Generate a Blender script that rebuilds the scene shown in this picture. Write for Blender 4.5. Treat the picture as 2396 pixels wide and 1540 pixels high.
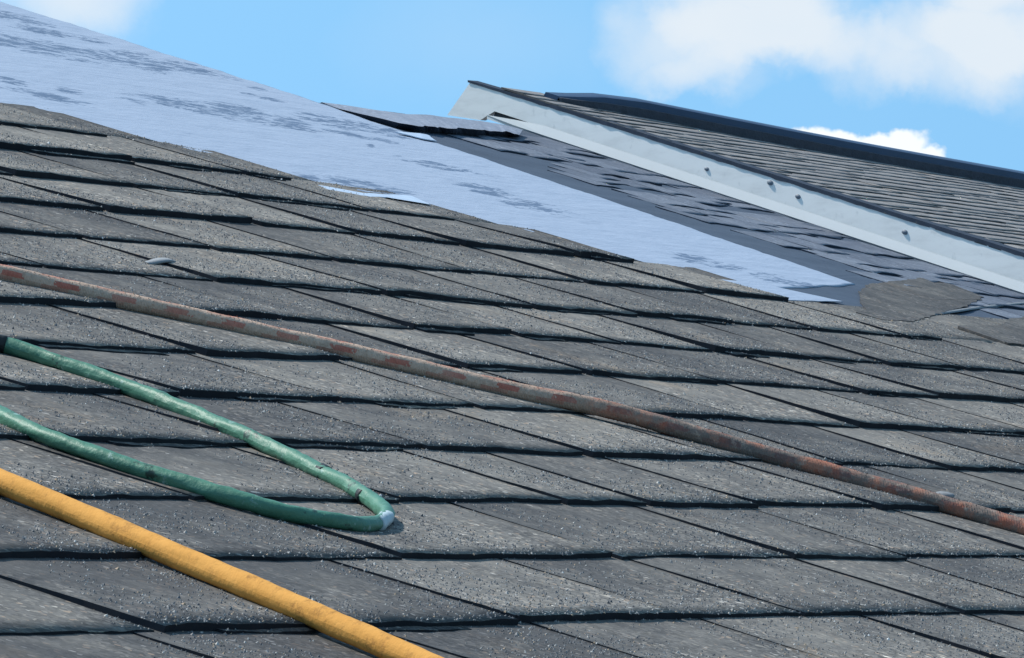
import bpy, bmesh, math, random
from mathutils import Vector, Matrix, noise

R_ = math.radians
PITCH = R_(17.0)
CP, SP = math.cos(PITCH), math.sin(PITCH)
scene = bpy.context.scene
COL = scene.collection
for o in list(bpy.data.objects):
    bpy.data.objects.remove(o)

# ------------------------------------------------------------------ camera
cam = bpy.data.cameras.new('camera')
cam.sensor_fit = 'HORIZONTAL'
cam.sensor_width = 36.0
cam.lens = 240.4
cam.clip_start = 0.05
cam.clip_end = 6000
camo = bpy.data.objects.new('camera', cam)
COL.objects.link(camo)
CAM = Vector((-4.7946, -1.909375, 0.03882))
FWD = Vector((0.90333721, 0.42749724, 0.03504271))
RIGHT = Vector((0.42785825, -0.90384029, -0.00316872))
UP = Vector((-0.03031839, -0.01785573, 0.99938079))
m = Matrix((RIGHT, UP, -FWD)).transposed().to_4x4()
m.translation = CAM
camo.matrix_world = m
scene.camera = camo

# ------------------------------------------------------------------ sun, sky, exposure
SUN_EL = R_(55.0)
SUN_AZ = Vector((-0.06, 1.0, 0.0)).normalized()       # horizontal direction towards the sun
to_sun = (SUN_AZ * math.cos(SUN_EL) + Vector((0, 0, 1)) * math.sin(SUN_EL)).normalized()
sl = bpy.data.lights.new('sun', 'SUN')
sl.energy = 3.5
sl.angle = R_(2.5)
sl.color = (1.0, 0.955, 0.89)
so = bpy.data.objects.new('sun', sl)
so.rotation_euler = to_sun.to_track_quat('Z', 'Y').to_euler()
so.location = (0, 0, 30)
COL.objects.link(so)

scene.view_settings.view_transform = 'Standard'
scene.view_settings.look = 'None'
scene.view_settings.exposure = 0.42
scene.view_settings.gamma = 1.0

W = bpy.data.worlds.new('World')
scene.world = W
W.use_nodes = True
nt = W.node_tree
nt.nodes.clear()


class NB:
    """tiny helper to wire nodes"""
    def __init__(s, tree): s.t = tree

    def n(s, kind, **kw):
        nd = s.t.nodes.new(kind)
        for k, v in kw.items(): setattr(nd, k, v)
        return nd

    def put(s, sock, v):
        if hasattr(v, 'is_output') or isinstance(v, bpy.types.NodeSocket): s.t.links.new(v, sock)
        else: sock.default_value = v

    def math(s, op, a, b=0.0, c=None, clamp=False):
        nd = s.n('ShaderNodeMath', operation=op, use_clamp=clamp)
        s.put(nd.inputs[0], a); s.put(nd.inputs[1], b)
        if c is not None: s.put(nd.inputs[2], c)
        return nd.outputs[0]

    def vmath(s, op, a, b=(0, 0, 0)):
        nd = s.n('ShaderNodeVectorMath', operation=op)
        s.put(nd.inputs[0], a); s.put(nd.inputs[1], b)
        return nd.outputs['Value'] if op == 'DOT_PRODUCT' else nd.outputs[0]

    def mix(s, f, a, b, mode='MIX'):
        nd = s.n('ShaderNodeMix', data_type='RGBA', blend_type=mode)
        s.put(nd.inputs[0], f); s.put(nd.inputs[6], a); s.put(nd.inputs[7], b)
        return nd.outputs[2]

    def ramp(s, v, stops, interp='LINEAR'):
        nd = s.n('ShaderNodeValToRGB')
        cr = nd.color_ramp; cr.interpolation = interp
        while len(cr.elements) > 1: cr.elements.remove(cr.elements[-1])
        cr.elements[0].position = stops[0][0]; cr.elements[0].color = tuple(stops[0][1]) + (1,)
        for p, c in stops[1:]:
            e = cr.elements.new(p); e.color = tuple(c) + (1,)
        s.put(nd.inputs[0], v)
        return nd.outputs[0]

    def smooth(s, v, a, b):
        nd = s.n('ShaderNodeMapRange', interpolation_type='SMOOTHSTEP')
        s.put(nd.inputs[0], v); nd.inputs[1].default_value = a; nd.inputs[2].default_value = b
        return nd.outputs[0]

    def noise(s, vec, scale, detail=4, rough=0.55, dist=0.0, out=0):
        nd = s.n('ShaderNodeTexNoise')
        s.put(nd.inputs['Vector'], vec)
        nd.inputs['Scale'].default_value = scale; nd.inputs['Detail'].default_value = detail
        nd.inputs['Roughness'].default_value = rough; nd.inputs['Distortion'].default_value = dist
        return nd.outputs[out]

    def mapping(s, vec, loc=(0, 0, 0), rot=(0, 0, 0), scale=(1, 1, 1)):
        nd = s.n('ShaderNodeMapping')
        s.put(nd.inputs[0], vec)
        nd.inputs[1].default_value = loc; nd.inputs[2].default_value = rot; nd.inputs[3].default_value = scale
        return nd.outputs[0]

    def comb(s, x, y, z=0.0):
        nd = s.n('ShaderNodeCombineXYZ')
        s.put(nd.inputs[0], x); s.put(nd.inputs[1], y); s.put(nd.inputs[2], z)
        return nd.outputs[0]

    def sep(s, v):
        nd = s.n('ShaderNodeSeparateXYZ'); s.put(nd.inputs[0], v)
        return nd.outputs


wb = NB(nt)
gen = wb.n('ShaderNodeTexCoord').outputs['Generated']
d = wb.vmath('NORMALIZE', gen)
# clear blue sky: the low band over the roofs takes the deep blue of the higher sky
dx, dy, dz = wb.sep(d)
lift = wb.math('ADD', wb.math('MULTIPLY', wb.math('MAXIMUM', dz, 0.0), 0.7), 0.62)
sky = wb.n('ShaderNodeTexSky', sky_type='NISHITA')
sky.sun_disc = False
sky.sun_elevation = SUN_EL
sky.sun_rotation = math.atan2(SUN_AZ.x, SUN_AZ.y)
sky.air_density = 1.0; sky.dust_density = 0.3; sky.ozone_density = 1.6
wb.put(sky.inputs[0], wb.vmath('NORMALIZE', wb.comb(dx, dy, lift)))
# clouds, laid out on the sky itself (directions about a fixed compass bearing, 0.1 rad = 1 unit)
cf = wb.vmath('DOT_PRODUCT', d, tuple(FWD))
qx = wb.math('MULTIPLY', wb.math('DIVIDE', wb.vmath('DOT_PRODUCT', d, tuple(RIGHT)), cf), 10.0)
qy = wb.math('MULTIPLY', wb.math('DIVIDE', wb.vmath('DOT_PRODUCT', d, tuple(UP)), cf), 10.0)
q = wb.comb(qx, qy, 0.3)
wn = wb.noise(q, 4.5, 6, 0.6, out=1)
wnv = wb.vmath('SUBTRACT', wn, (0.5, 0.5, 0.5))
wx, wy, wz = wb.sep(wnv)
qxw = wb.math('MULTIPLY_ADD', wx, 0.17, qx)
qyw = wb.math('MULTIPLY_ADD', wy, 0.15, qy)


def blob(cx, cy, rx, ry, gain, p=1.0):
    a = wb.math('DIVIDE', wb.math('SUBTRACT', qxw, cx), rx)
    b = wb.math('DIVIDE', wb.math('SUBTRACT', qyw, cy), ry)
    r2 = wb.math('ADD', wb.math('MULTIPLY', a, a), wb.math('MULTIPLY', b, b))
    return wb.math('MULTIPLY', wb.math('SUBTRACT', 1.0, r2, clamp=True), gain)


def P(x, y):                                            # a place on the cloud chart
    return (x - 1198) / 1600.0, (770 - y) / 1600.0


blobs = []
for x, y, rx, ry, g in [(1570, 100, 200, 140, 0.9), (1760, 30, 260, 150, 1.1), (1880, 90, 200, 110, 0.7), (1650, 180, 180, 60, 0.45),
                        (2020, 150, 160, 90, 0.6), (2240, 130, 230, 140, 0.85), (2380, 60, 230, 130, 0.95),
                        (2400, 180, 200, 110, 0.32), (2130, 60, 120, 70, 0.3), (1880, -60, 300, 90, 1.0), (2300, -60, 220, 90, 1.0),
                        (60, 20, 340, 170, 0.55), (200, -30, 200, 150, 0.55),
                        (1100, 90, 380, 190, 0.16)]:
    cx, cy = P(x, y)
    blobs.append(blob(cx, cy, rx / 1600, ry / 1600, g))
tot = blobs[0]
for b in blobs[1:]: tot = wb.math('ADD', tot, b)
fine = wb.noise(q, 5.0, 6, 0.55)
dens = wb.math('MULTIPLY', tot, wb.math('MULTIPLY_ADD', fine, 0.75, 0.42))
soft = wb.smooth(dens, -0.16, 1.05)
# the small bright cumulus over the ridge: crisp top, denser
c2 = None
for x, y, rx, ry, g in [(1930, 346, 130, 66, 1.8), (2040, 356, 140, 66, 1.8), (2130, 388, 90, 44, 1.5), (2000, 410, 240, 70, 1.6)]:
    cx, cy = P(x, y)
    b = blob(cx, cy, rx / 1600, ry / 1600, g)
    c2 = b if c2 is None else wb.math('MAXIMUM', c2, b)
crisp = wb.smooth(wb.math('MULTIPLY', c2, wb.math('MULTIPLY_ADD', fine, 0.6, 0.7)), -0.04, 0.80)
# fair-weather clouds over the rest of the sky, out of the chart
wide = wb.smooth(wb.noise(wb.mapping(d, scale=(1, 1, 2.2)), 2.6, 6, 0.55), 0.52, 0.72)
front = wb.math('GREATER_THAN', cf, 0.955)
cloud = wb.math('ADD', wb.math('MULTIPLY', front, wb.math('MAXIMUM', wb.math('MULTIPLY', soft, 0.90), crisp)),
                wb.math('MULTIPLY', wb.math('SUBTRACT', 1.0, front), wide), clamp=True)
bg1 = wb.n('ShaderNodeBackground'); wb.put(bg1.inputs[0], wb.mix(1.0, sky.outputs[0], (0.95, 1.36, 1.24, 1), 'MULTIPLY')); bg1.inputs[1].default_value = 0.145
ccol = wb.mix(wb.math('MULTIPLY', fine, 0.5), (0.93, 0.97, 1.0, 1), (0.74, 0.87, 1.0, 1))
bg2 = wb.n('ShaderNodeBackground'); wb.put(bg2.inputs[0], ccol); wb.put(bg2.inputs[1], wb.math('MULTIPLY_ADD', crisp, 0.12, 0.70))
mx = wb.n('ShaderNodeMixShader'); wb.put(mx.inputs[0], cloud)
nt.links.new(bg1.outputs[0], mx.inputs[1]); nt.links.new(bg2.outputs[0], mx.inputs[2])
wo = wb.n('ShaderNodeOutputWorld'); nt.links.new(mx.outputs[0], wo.inputs[0])

# ------------------------------------------------------------------ helpers
rng = random.Random(7)


def pw(a, u, n=0.0):
    """roof coordinates (along the eave, up the slope, off the roof) to world"""
    return Vector((a, u * CP - n * SP, u * SP + n * CP))


def nz(x, y, z=0.0): return noise.noise(Vector((x, y, z)))


def lerp_tab(tab, x):
    if x <= tab[0][0]: return tab[0][1]
    for (x0, y0), (x1, y1) in zip(tab, tab[1:]):
        if x <= x1: return y0 + (y1 - y0) * (x - x0) / (x1 - x0)
    return tab[-1][1]


class Geo:
    """collects faces with material slots, uv and two per-vertex values"""
    def __init__(s): s.v = []; s.f = []; s.m = []; s.attr = []; s.uv = []

    def vert(s, p, tone=0.0, edge=0.0, uv=(0, 0)):
        s.v.append(p); s.attr.append((tone, edge)); s.uv.append(uv)
        return len(s.v) - 1

    def face(s, idx, m=0): s.f.append(tuple(idx)); s.m.append(m)

    def build(s, name, mats, parent=None, smooth=False):
        me = bpy.data.meshes.new(name)
        me.from_pydata([tuple(p) for p in s.v], [], s.f)
        for mt in mats: me.materials.append(mt)
        me.polygons.foreach_set('material_index', s.m)
        me.polygons.foreach_set('use_smooth', [smooth] * len(s.f))
        A = me.attributes.new('tone', 'FLOAT', 'POINT'); A.data.foreach_set('value', [a[0] for a in s.attr])
        B = me.attributes.new('wear', 'FLOAT', 'POINT'); B.data.foreach_set('value', [a[1] for a in s.attr])
        ul = me.uv_layers.new(name='UVMap')
        for lp in me.loops: ul.data[lp.index].uv = s.uv[lp.vertex_index]
        me.update()
        o = bpy.data.objects.new(name, me)
        COL.objects.link(o)
        if parent: o.parent = parent
        return o

    def quad(s, a, b, c, d_, m=0): s.face((a, b, c, d_), m)

    def box8(s, lo, hi, m=0):
        """prism between two matching outlines (lists of points)"""
        k = len(lo)
        a = [s.vert(p) for p in lo]; b = [s.vert(p) for p in hi]
        s.face(a[::-1], m); s.face(b, m)
        for i in range(k):
            j = (i + 1) % k
            s.face((a[i], a[j], b[j], b[i]), m)


def thing(name, loc, label, cat, kind=None, group=None):
    o = bpy.data.objects.new(name, None)
    COL.objects.link(o)
    o.location = loc
    o['label'] = label; o['category'] = cat
    if group: o['group'] = group
    if kind: o['kind'] = kind
    return o


def keep(child, parent):
    """parent without moving"""
    child.parent = parent
    child.matrix_parent_inverse = Matrix.Translation(-Vector(parent.location))


# ------------------------------------------------------------------ materials
def mat(name):
    mt = bpy.data.materials.new(name); mt.use_nodes = True
    mt.node_tree.nodes.clear()
    b = NB(mt.node_tree)
    bs = b.n('ShaderNodeBsdfPrincipled')
    out = b.n('ShaderNodeOutputMaterial')
    mt.node_tree.links.new(bs.outputs[0], out.inputs[0])
    return mt, b, bs


def attr(b, name):
    a = b.n('ShaderNodeAttribute'); a.attribute_name = name
    return a.outputs['Fac']


def bump(b, bs, h, dist, strength=1.0):
    n_ = b.n('ShaderNodeBump'); n_.inputs['Distance'].default_value = dist; n_.inputs['Strength'].default_value = strength
    b.put(n_.inputs['Height'], h)
    b.t.links.new(n_.outputs[0], bs.inputs['Normal'])


def shingle_material(name, dark, light, bluish=0.0, speck=1.0):
    mt, b, bs = mat(name)
    co = b.n('ShaderNodeTexCoord').outputs['Object']
    tone = attr(b, 'tone'); wear = attr(b, 'wear')
    blot = b.noise(co, 7.0, 5, 0.6)
    blot2 = b.noise(b.mapping(co, loc=(3, 1, 2)), 26.0, 4, 0.6)
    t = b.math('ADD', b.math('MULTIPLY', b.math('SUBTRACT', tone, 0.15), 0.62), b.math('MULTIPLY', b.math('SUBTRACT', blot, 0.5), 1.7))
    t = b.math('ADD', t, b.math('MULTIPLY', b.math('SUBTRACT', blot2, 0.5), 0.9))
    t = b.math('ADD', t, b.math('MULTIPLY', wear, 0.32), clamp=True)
    base = b.mix(t, tuple(dark) + (1,), tuple(light) + (1,))
    # mineral granules, each its own grey, tan, cream or black
    vo = b.n('ShaderNodeTexVoronoi'); vo.inputs['Scale'].default_value = 300.0; b.put(vo.inputs['Vector'], co)
    rnd = b.sep(vo.outputs['Color'])
    gran = b.ramp(rnd[0], [(0.0, (0.25, 0.26, 0.28)), (0.3, (0.62, 0.63, 0.66)), (0.6, (0.95, 0.96, 1.0)), (0.84, (1.35, 1.33, 1.3)),
                           (0.93, (2.1, 2.0, 1.85)), (0.965, (2.5, 1.85, 1.4)), (0.985, (3.8, 3.8, 3.8))], 'CONSTANT')
    vo2 = b.n('ShaderNodeTexVoronoi'); vo2.inputs['Scale'].default_value = 120.0; b.put(vo2.inputs['Vector'], co)
    rnd2 = b.sep(vo2.outputs['Color'])
    big = b.ramp(rnd2[1], [(0.0, (0.8, 0.8, 0.82)), (0.5, (1.0, 1.0, 1.0)), (0.85, (1.25, 1.2, 1.12)), (0.955, (1.9, 1.85, 1.8))], 'CONSTANT')
    patch = b.smooth(b.noise(b.mapping(co, loc=(9, 4, 1)), 11.0, 5, 0.65), 0.36, 0.66)
    gs = b.math('MULTIPLY', b.math('ADD', b.math('MULTIPLY', patch, 0.6), b.math('MULTIPLY', wear, 0.45)), speck, clamp=True)
    gs = b.math('ADD', gs, 0.18 * speck, clamp=True)
    c1 = b.mix(gs, base, b.mix(1.0, base, gran, 'MULTIPLY'))
    c2_ = b.mix(b.math('MULTIPLY', gs, 0.8), c1, b.mix(1.0, c1, big, 'MULTIPLY'))
    # brown dust in places
    dust = b.smooth(b.noise(b.mapping(co, loc=(2, 7, 5)), 5.0, 6, 0.7), 0.56, 0.74)
    c3 = b.mix(b.math('MULTIPLY', dust, 0.7), c2_, b.mix(1.0, c2_, (1.32, 1.12, 0.92, 1), 'MULTIPLY'))
    b.t.links.new(c3, bs.inputs['Base Color'])
    bs.inputs['Roughness'].default_value = 0.92
    bs.inputs['Specular IOR Level'].default_value = 0.25
    bump(b, bs, b.math('ADD', b.math('MULTIPLY', rnd[1], gs), b.math('MULTIPLY', blot2, 1.5)), 0.0011, 0.8)
    return mt


def plain(name, color, rough=0.8, spec=0.3, vary=0.15, scale=12.0, bmp=0.0, bscale=60.0, metallic=0.0):
    mt, b, bs = mat(name)
    co = b.n('ShaderNodeTexCoord').outputs['Object']
    n1 = b.noise(co, scale, 6, 0.62)
    c = b.mix(n1, tuple(x * (1 - vary) for x in color) + (1,), tuple(min(1, x * (1 + vary)) for x in color) + (1,))
    b.t.links.new(c, bs.inputs['Base Color'])
    bs.inputs['Roughness'].default_value = rough; bs.inputs['Specular IOR Level'].default_value = spec
    bs.inputs['Metallic'].default_value = metallic
    if bmp: bump(b, bs, b.noise(co, bscale, 5, 0.6), bmp)
    return mt


M_SH = shingle_material('worn_grey_shingle', (0.083, 0.079, 0.077), (0.258, 0.234, 0.203), speck=0.65)
M_SH2 = shingle_material('old_blue_grey_shingle', (0.105, 0.122, 0.158), (0.195, 0.218, 0.262), speck=0.3)
M_CAP = shingle_material('pale_grey_cap_shingle', (0.22, 0.25, 0.31), (0.29, 0.32, 0.38), speck=0.25)
M_SH3 = shingle_material('brown_grey_shingle', (0.212, 0.200, 0.196), (0.295, 0.275, 0.260), speck=0.3)
M_GRAN, b, bs = mat('mineral_granule')
c = b.ramp(attr(b, 'tone'), [(0.0, (0.07, 0.075, 0.085)), (0.25, (0.13, 0.135, 0.145)), (0.5, (0.21, 0.21, 0.21)), (0.74, (0.31, 0.30, 0.285)), (0.86, (0.36, 0.27, 0.19)), (0.94, (0.46, 0.44, 0.41)), (0.994, (0.66, 0.66, 0.65))], 'CONSTANT')
b.t.links.new(c, bs.inputs['Base Color']); bs.inputs['Roughness'].default_value = 0.8
M_EDGE = plain('asphalt_edge', (0.026, 0.029, 0.036), 0.95, 0.1, 0.4, 40)
M_EDGE2 = plain('blue_grey_shingle_edge', (0.045, 0.058, 0.082), 0.95, 0.1, 0.4, 40)
M_EDGE3 = plain('brown_shingle_edge', (0.10, 0.098, 0.098), 0.95, 0.1, 0.4, 40)
M_DECK = plain('deck_board', (0.07, 0.072, 0.078), 0.9)
M_FELT = plain('dark_felt', (0.052, 0.072, 0.106), 0.85, 0.3, 0.25, 9, 0.004, 14)
M_VENT = plain('ridge_vent_plastic', (0.040, 0.075, 0.140), 0.6, 0.4, 0.25, 20)
M_VENT2 = plain('ridge_vent_shingle', (0.085, 0.092, 0.115), 0.9, 0.2, 0.35, 60, 0.002, 200)
M_WALL = plain('pale_siding', (0.55, 0.54, 0.50), 0.8)
M_NAIL = plain('dull_nail', (0.16, 0.19, 0.23), 0.55, 0.5, 0.3, 200)
M_FILM = plain('white_film', (0.44, 0.52, 0.63), 0.6, 0.3, 0.25, 60)
M_STRIP = plain('weathered_flashing', (0.24, 0.245, 0.255), 0.7, 0.3, 0.3, 60)
M_SCRAP = plain('shingle_scrap', (0.24, 0.25, 0.26), 0.85, 0.3, 0.35, 120)

# white painted board, a little dirty
M_BOARD, b, bs = mat('weathered_white_paint')
co = b.n('ShaderNodeTexCoord').outputs['Object']
dirt = b.smooth(b.noise(b.mapping(co, scale=(3, 3, 12)), 5.0, 6, 0.65), 0.42, 0.78)
fl = b.smooth(b.noise(co, 70.0, 3, 0.5), 0.62, 0.75)
c = b.mix(b.math('MULTIPLY', dirt, 0.6), (0.88, 0.875, 0.85, 1), (0.66, 0.655, 0.64, 1))
c = b.mix(b.math('MULTIPLY', fl, 0.25), c, (0.40, 0.42, 0.43, 1))
b.t.links.new(c, bs.inputs['Base Color']); bs.inputs['Roughness'].default_value = 0.6
M_TRIM = plain('white_metal_trim', (0.60, 0.62, 0.625), 0.5, 0.5, 0.05, 18)

# pale synthetic underlayment with its dark marks (mesh value 'tone' holds the marks)
M_UND, b, bs = mat('pale_underlayment')
co = b.n('ShaderNodeTexCoord').outputs['Object']
tone = attr(b, 'tone')
st = b.noise(b.mapping(co, rot=(0, 0, 0.0), scale=(4.5, 20, 20)), 3.0, 6, 0.65)
n2 = b.noise(b.mapping(co, rot=(0, 0, -0.30), scale=(13, 60, 60)), 1.0, 7, 0.72, 0.6)
n3 = b.noise(b.mapping(co, rot=(0, 0, -0.25), loc=(2, 5, 1), scale=(45, 190, 190)), 1.0, 4, 0.65, 0.4)
nn_ = b.math('ADD', b.math('MULTIPLY', b.math('SUBTRACT', n2, 0.5), 3.4), b.math('MULTIPLY', b.math('SUBTRACT', n3, 0.5), 2.2))
sc = b.smooth(b.math('ADD', tone, b.math('MULTIPLY', nn_, b.math('MULTIPLY_ADD', b.smooth(tone, 0.02, 0.35), 0.75, 0.25))), 0.62, 1.0)
basec = b.mix(st, (0.280, 0.335, 0.430, 1), (0.360, 0.41, 0.500, 1))
c = b.mix(b.math('MULTIPLY', sc, 0.85), basec, (0.075, 0.115, 0.19, 1))
b.t.links.new(c, bs.inputs['Base Color']); bs.inputs['Roughness'].default_value = 0.62
bs.inputs['Specular IOR Level'].default_value = 0.3
bump(b, bs, b.math('ADD', b.noise(b.mapping(co, scale=(10, 40, 40)), 2.0, 5, 0.6), b.math('MULTIPLY', n2, 0.3)), 0.003, 0.7)


# ropes: u = metres along, v = turns round
def rope_material(name):
    mt, b, bs = mat(name)
    uv = b.n('ShaderNodeUVMap').outputs[0]
    co = b.n('ShaderNodeTexCoord').outputs['Object']
    s = b.sep(uv)
    return mt, b, bs, s[0], s[1], co, uv


M_RED, b, bs, s_, v_, co, uv = rope_material('grey_rope_with_red_flecks')
pos = b.math('DIVIDE', s_, 0.0505)
fr = b.math('FRACT', b.math('ADD', pos, b.math('MULTIPLY', b.noise(co, 220, 3), 0.45)))
rowf = b.math('FRACT', b.math('ADD', b.math('MULTIPLY', v_, 4.0), b.math('MULTIPLY', b.math('FLOOR', pos), 0.0)))
fl1 = b.math('MULTIPLY', b.math('LESS_THAN', fr, 0.40), b.math('LESS_THAN', rowf, 0.42))
fr2 = b.math('FRACT', b.math('ADD', pos, 0.5))
fl2 = b.math('MULTIPLY', b.math('MULTIPLY', b.math('LESS_THAN', fr2, 0.50), b.math('GREATER_THAN', rowf, 0.70)), 0.5)
fleck = b.math('MAXIMUM', fl1, fl2)
fade = b.smooth(b.noise(co, 14, 4, 0.6), 0.30, 0.55)
grey = b.mix(b.noise(co, 240, 4, 0.7), (0.28, 0.185, 0.135, 1), (0.76, 0.55, 0.42, 1))
redc = b.mix(b.noise(co, 200, 3, 0.6), (0.34, 0.075, 0.050, 1), (0.58, 0.17, 0.12, 1))
c = b.mix(b.math('MULTIPLY', fleck, b.math('MULTIPLY_ADD', fade, 0.45, 0.40)), grey, redc)
brown = b.smooth(b.math('ADD', s_, b.math('MULTIPLY', b.noise(co, 22, 4, 0.65), 0.16)), 1.537, 1.797)
rust = b.mix(b.smooth(b.noise(b.mapping(co, loc=(4, 4, 4)), 30, 5, 0.65), 0.44, 0.6), (0.105, 0.095, 0.092, 1), (0.34, 0.115, 0.070, 1))
rust = b.mix(b.smooth(b.noise(co, 150, 3, 0.6), 0.55, 0.72), rust, (0.30, 0.24, 0.20, 1))
c = b.mix(b.math('MULTIPLY', brown, 0.78), c, rust)
b.t.links.new(c, bs.inputs['Base Color']); bs.inputs['Roughness'].default_value = 0.95
bs.inputs['Specular IOR Level'].default_value = 0.15
wv = b.n('ShaderNodeTexWave', wave_type='BANDS', bands_direction='DIAGONAL')
b.put(wv.inputs['Vector'], b.mapping(uv, scale=(260, 6, 1))); wv.inputs['Scale'].default_value = 1.0; wv.inputs['Distortion'].default_value = 1.5
bump(b, bs, b.math('ADD', b.math('MULTIPLY', wv.outputs['Fac'], 0.2), b.noise(co, 300, 3)), 0.0010, 0.8)

M_GRN, b, bs, s_, v_, co, uv = rope_material('scuffed_green_hose')
n1 = b.noise(co, 45, 5, 0.65)
c = b.mix(n1, (0.036, 0.125, 0.078, 1), (0.090, 0.255, 0.165, 1))
scf = b.smooth(b.noise(b.mapping(co, loc=(1, 2, 3)), 75, 4, 0.7), 0.61, 0.70)
c = b.mix(b.math('MULTIPLY', scf, 0.55), c, (0.36, 0.50, 0.46, 1))
blk = b.smooth(b.noise(b.mapping(co, loc=(7, 2, 3)), 38, 5, 0.75), 0.59, 0.66)
c = b.mix(b.math('MULTIPLY', blk, 0.8), c, (0.010, 0.016, 0.016, 1))
b.t.links.new(c, bs.inputs['Base Color']); bs.inputs['Roughness'].default_value = 0.52
bump(b, bs, b.noise(co, 160, 4, 0.6), 0.0012, 0.8)
M_BLK = plain('black_tape', (0.012, 0.018, 0.020), 0.6, 0.4, 0.3, 60)
M_BEND = plain('whitened_bend', (0.42, 0.50, 0.52), 0.5, 0.4, 0.35, 160)

M_ORG, b, bs, s_, v_, co, uv = rope_material('orange_rope')
n1 = b.noise(b.mapping(co, scale=(1, 1, 1)), 35, 6, 0.7)
c = b.mix(n1, (0.52, 0.225, 0.040, 1), (0.80, 0.405, 0.105, 1))
grime = b.smooth(b.noise(b.mapping(co, loc=(3, 3, 8)), 60, 7, 0.8), 0.50, 0.66)
c = b.mix(b.math('MULTIPLY', grime, 0.55), c, (0.20, 0.085, 0.025, 1))
b.t.links.new(c, bs.inputs['Base Color']); bs.inputs['Roughness'].default_value = 0.85
bs.inputs['Specular IOR Level'].default_value = 0.2
wv = b.n('ShaderNodeTexWave', wave_type='BANDS', bands_direction='DIAGONAL')
b.put(wv.inputs['Vector'], b.mapping(uv, scale=(300, 6, 1))); wv.inputs['Scale'].default_value = 1.0; wv.inputs['Distortion'].default_value = 2.0
bump(b, bs, b.math('ADD', b.math('MULTIPLY', wv.outputs['Fac'], 0.04), b.noise(co, 260, 4, 0.65)), 0.0007, 0.8)

M_GROUND, b, bs = mat('lawn_ground')
co = b.n('ShaderNodeTexCoord').outputs['Object']
c = b.mix(b.noise(co, 0.4, 8, 0.65), (0.045, 0.070, 0.025, 1), (0.085, 0.105, 0.045, 1))
b.t.links.new(c, bs.inputs['Base Color']); bs.inputs['Roughness'].default_value = 1.0

# ------------------------------------------------------------------ ground
GZ = -3.6
g = Geo()
i = [g.vert(Vector((x, y, GZ))) for x, y in ((-2500, -2500), (2500, -2500), (2500, 2500), (-2500, 2500))]
g.face(i)
gr = g.build('ground', [M_GROUND]); gr['kind'] = 'structure'

# ------------------------------------------------------------------ house
house = thing('house', (1.5, 1.0, GZ), 'grey shingled house roof with pale underlayment strip and white fascia board', 'house')


def edgeline(u):
    """right hand edge of the laid underlayment / higher roof"""
    return lerp_tab([(1.28, 2.825), (1.40, 2.865), (1.65, 2.945), (1.84, 2.995), (2.0, 3.035), (2.2, 3.10), (2.4, 3.125), (2.75, 3.15), (3.4, 3.22)], u)


RIDGE2 = 2.20                                   # ridge of the lower right part
# deck: one thick slab following the roof plane, higher on the left than on the right
g = Geo()
outl = [(-6, -0.75), (12, -0.75), (12, RIDGE2), (3.16, RIDGE2), (3.22, 3.4), (-6, 3.4)]
g.box8([pw(a, u, -0.06) for a, u in outl], [pw(a, u, -0.008) for a, u in outl])
# back slopes
def back_slope(a0, a1, u0, length, n0=-0.002):
    p = [pw(a0, u0, n0), pw(a1, u0, n0)]
    dn = Vector((0, CP, -SP)) * length
    lo = [p[0], p[1], p[1] + dn, p[0] + dn]
    g.box8([x - Vector((0, 0, 0.06)) for x in lo], lo)
back_slope(-6, 3.22, 3.4, 4.2)
back_slope(3.22, 12, RIDGE2, 3.0)
deck = g.build('main_roof', [M_DECK]); keep(deck, house)
# walls under the roof
g = Geo()
for x0, x1, y0, y1, top in ((-5.7, 11.7, -0.35, 5.0, -0.18),):
    lo = [Vector((x, y, GZ)) for x, y in ((x0, y0), (x1, y0), (x1, y1), (x0, y1))]
    hi = [Vector((x, y, top)) for x, y in ((x0, y0), (x1, y0), (x1, y1), (x0, y1))]
    g.box8(lo, hi)
wall = g.build('wall', [M_WALL]); keep(wall, house)
# gable wall between the higher left roof and the lower right one
g = Geo()
tri = [pw(3.17, RIDGE2 - 0.02, -0.065), pw(3.2, 3.39, -0.065), Vector((3.17, 5.6, 0.2))]
g.box8(tri, [p + Vector((-0.05, 0, 0)) for p in tri])
gw = g.build('gable_wall', [M_WALL]); keep(gw, house)

# ------------------------------------------------------------------ shingles
def sag(a, u):
    k = min(1.0, max(0.0, (2.8 - a) / 0.5))
    return k * 0.0035 * nz(a * 0.8, u * 1.3, 4.2) + k * 0.0016 * nz(a * 2.6, u * 3.0, 9.1)


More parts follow.
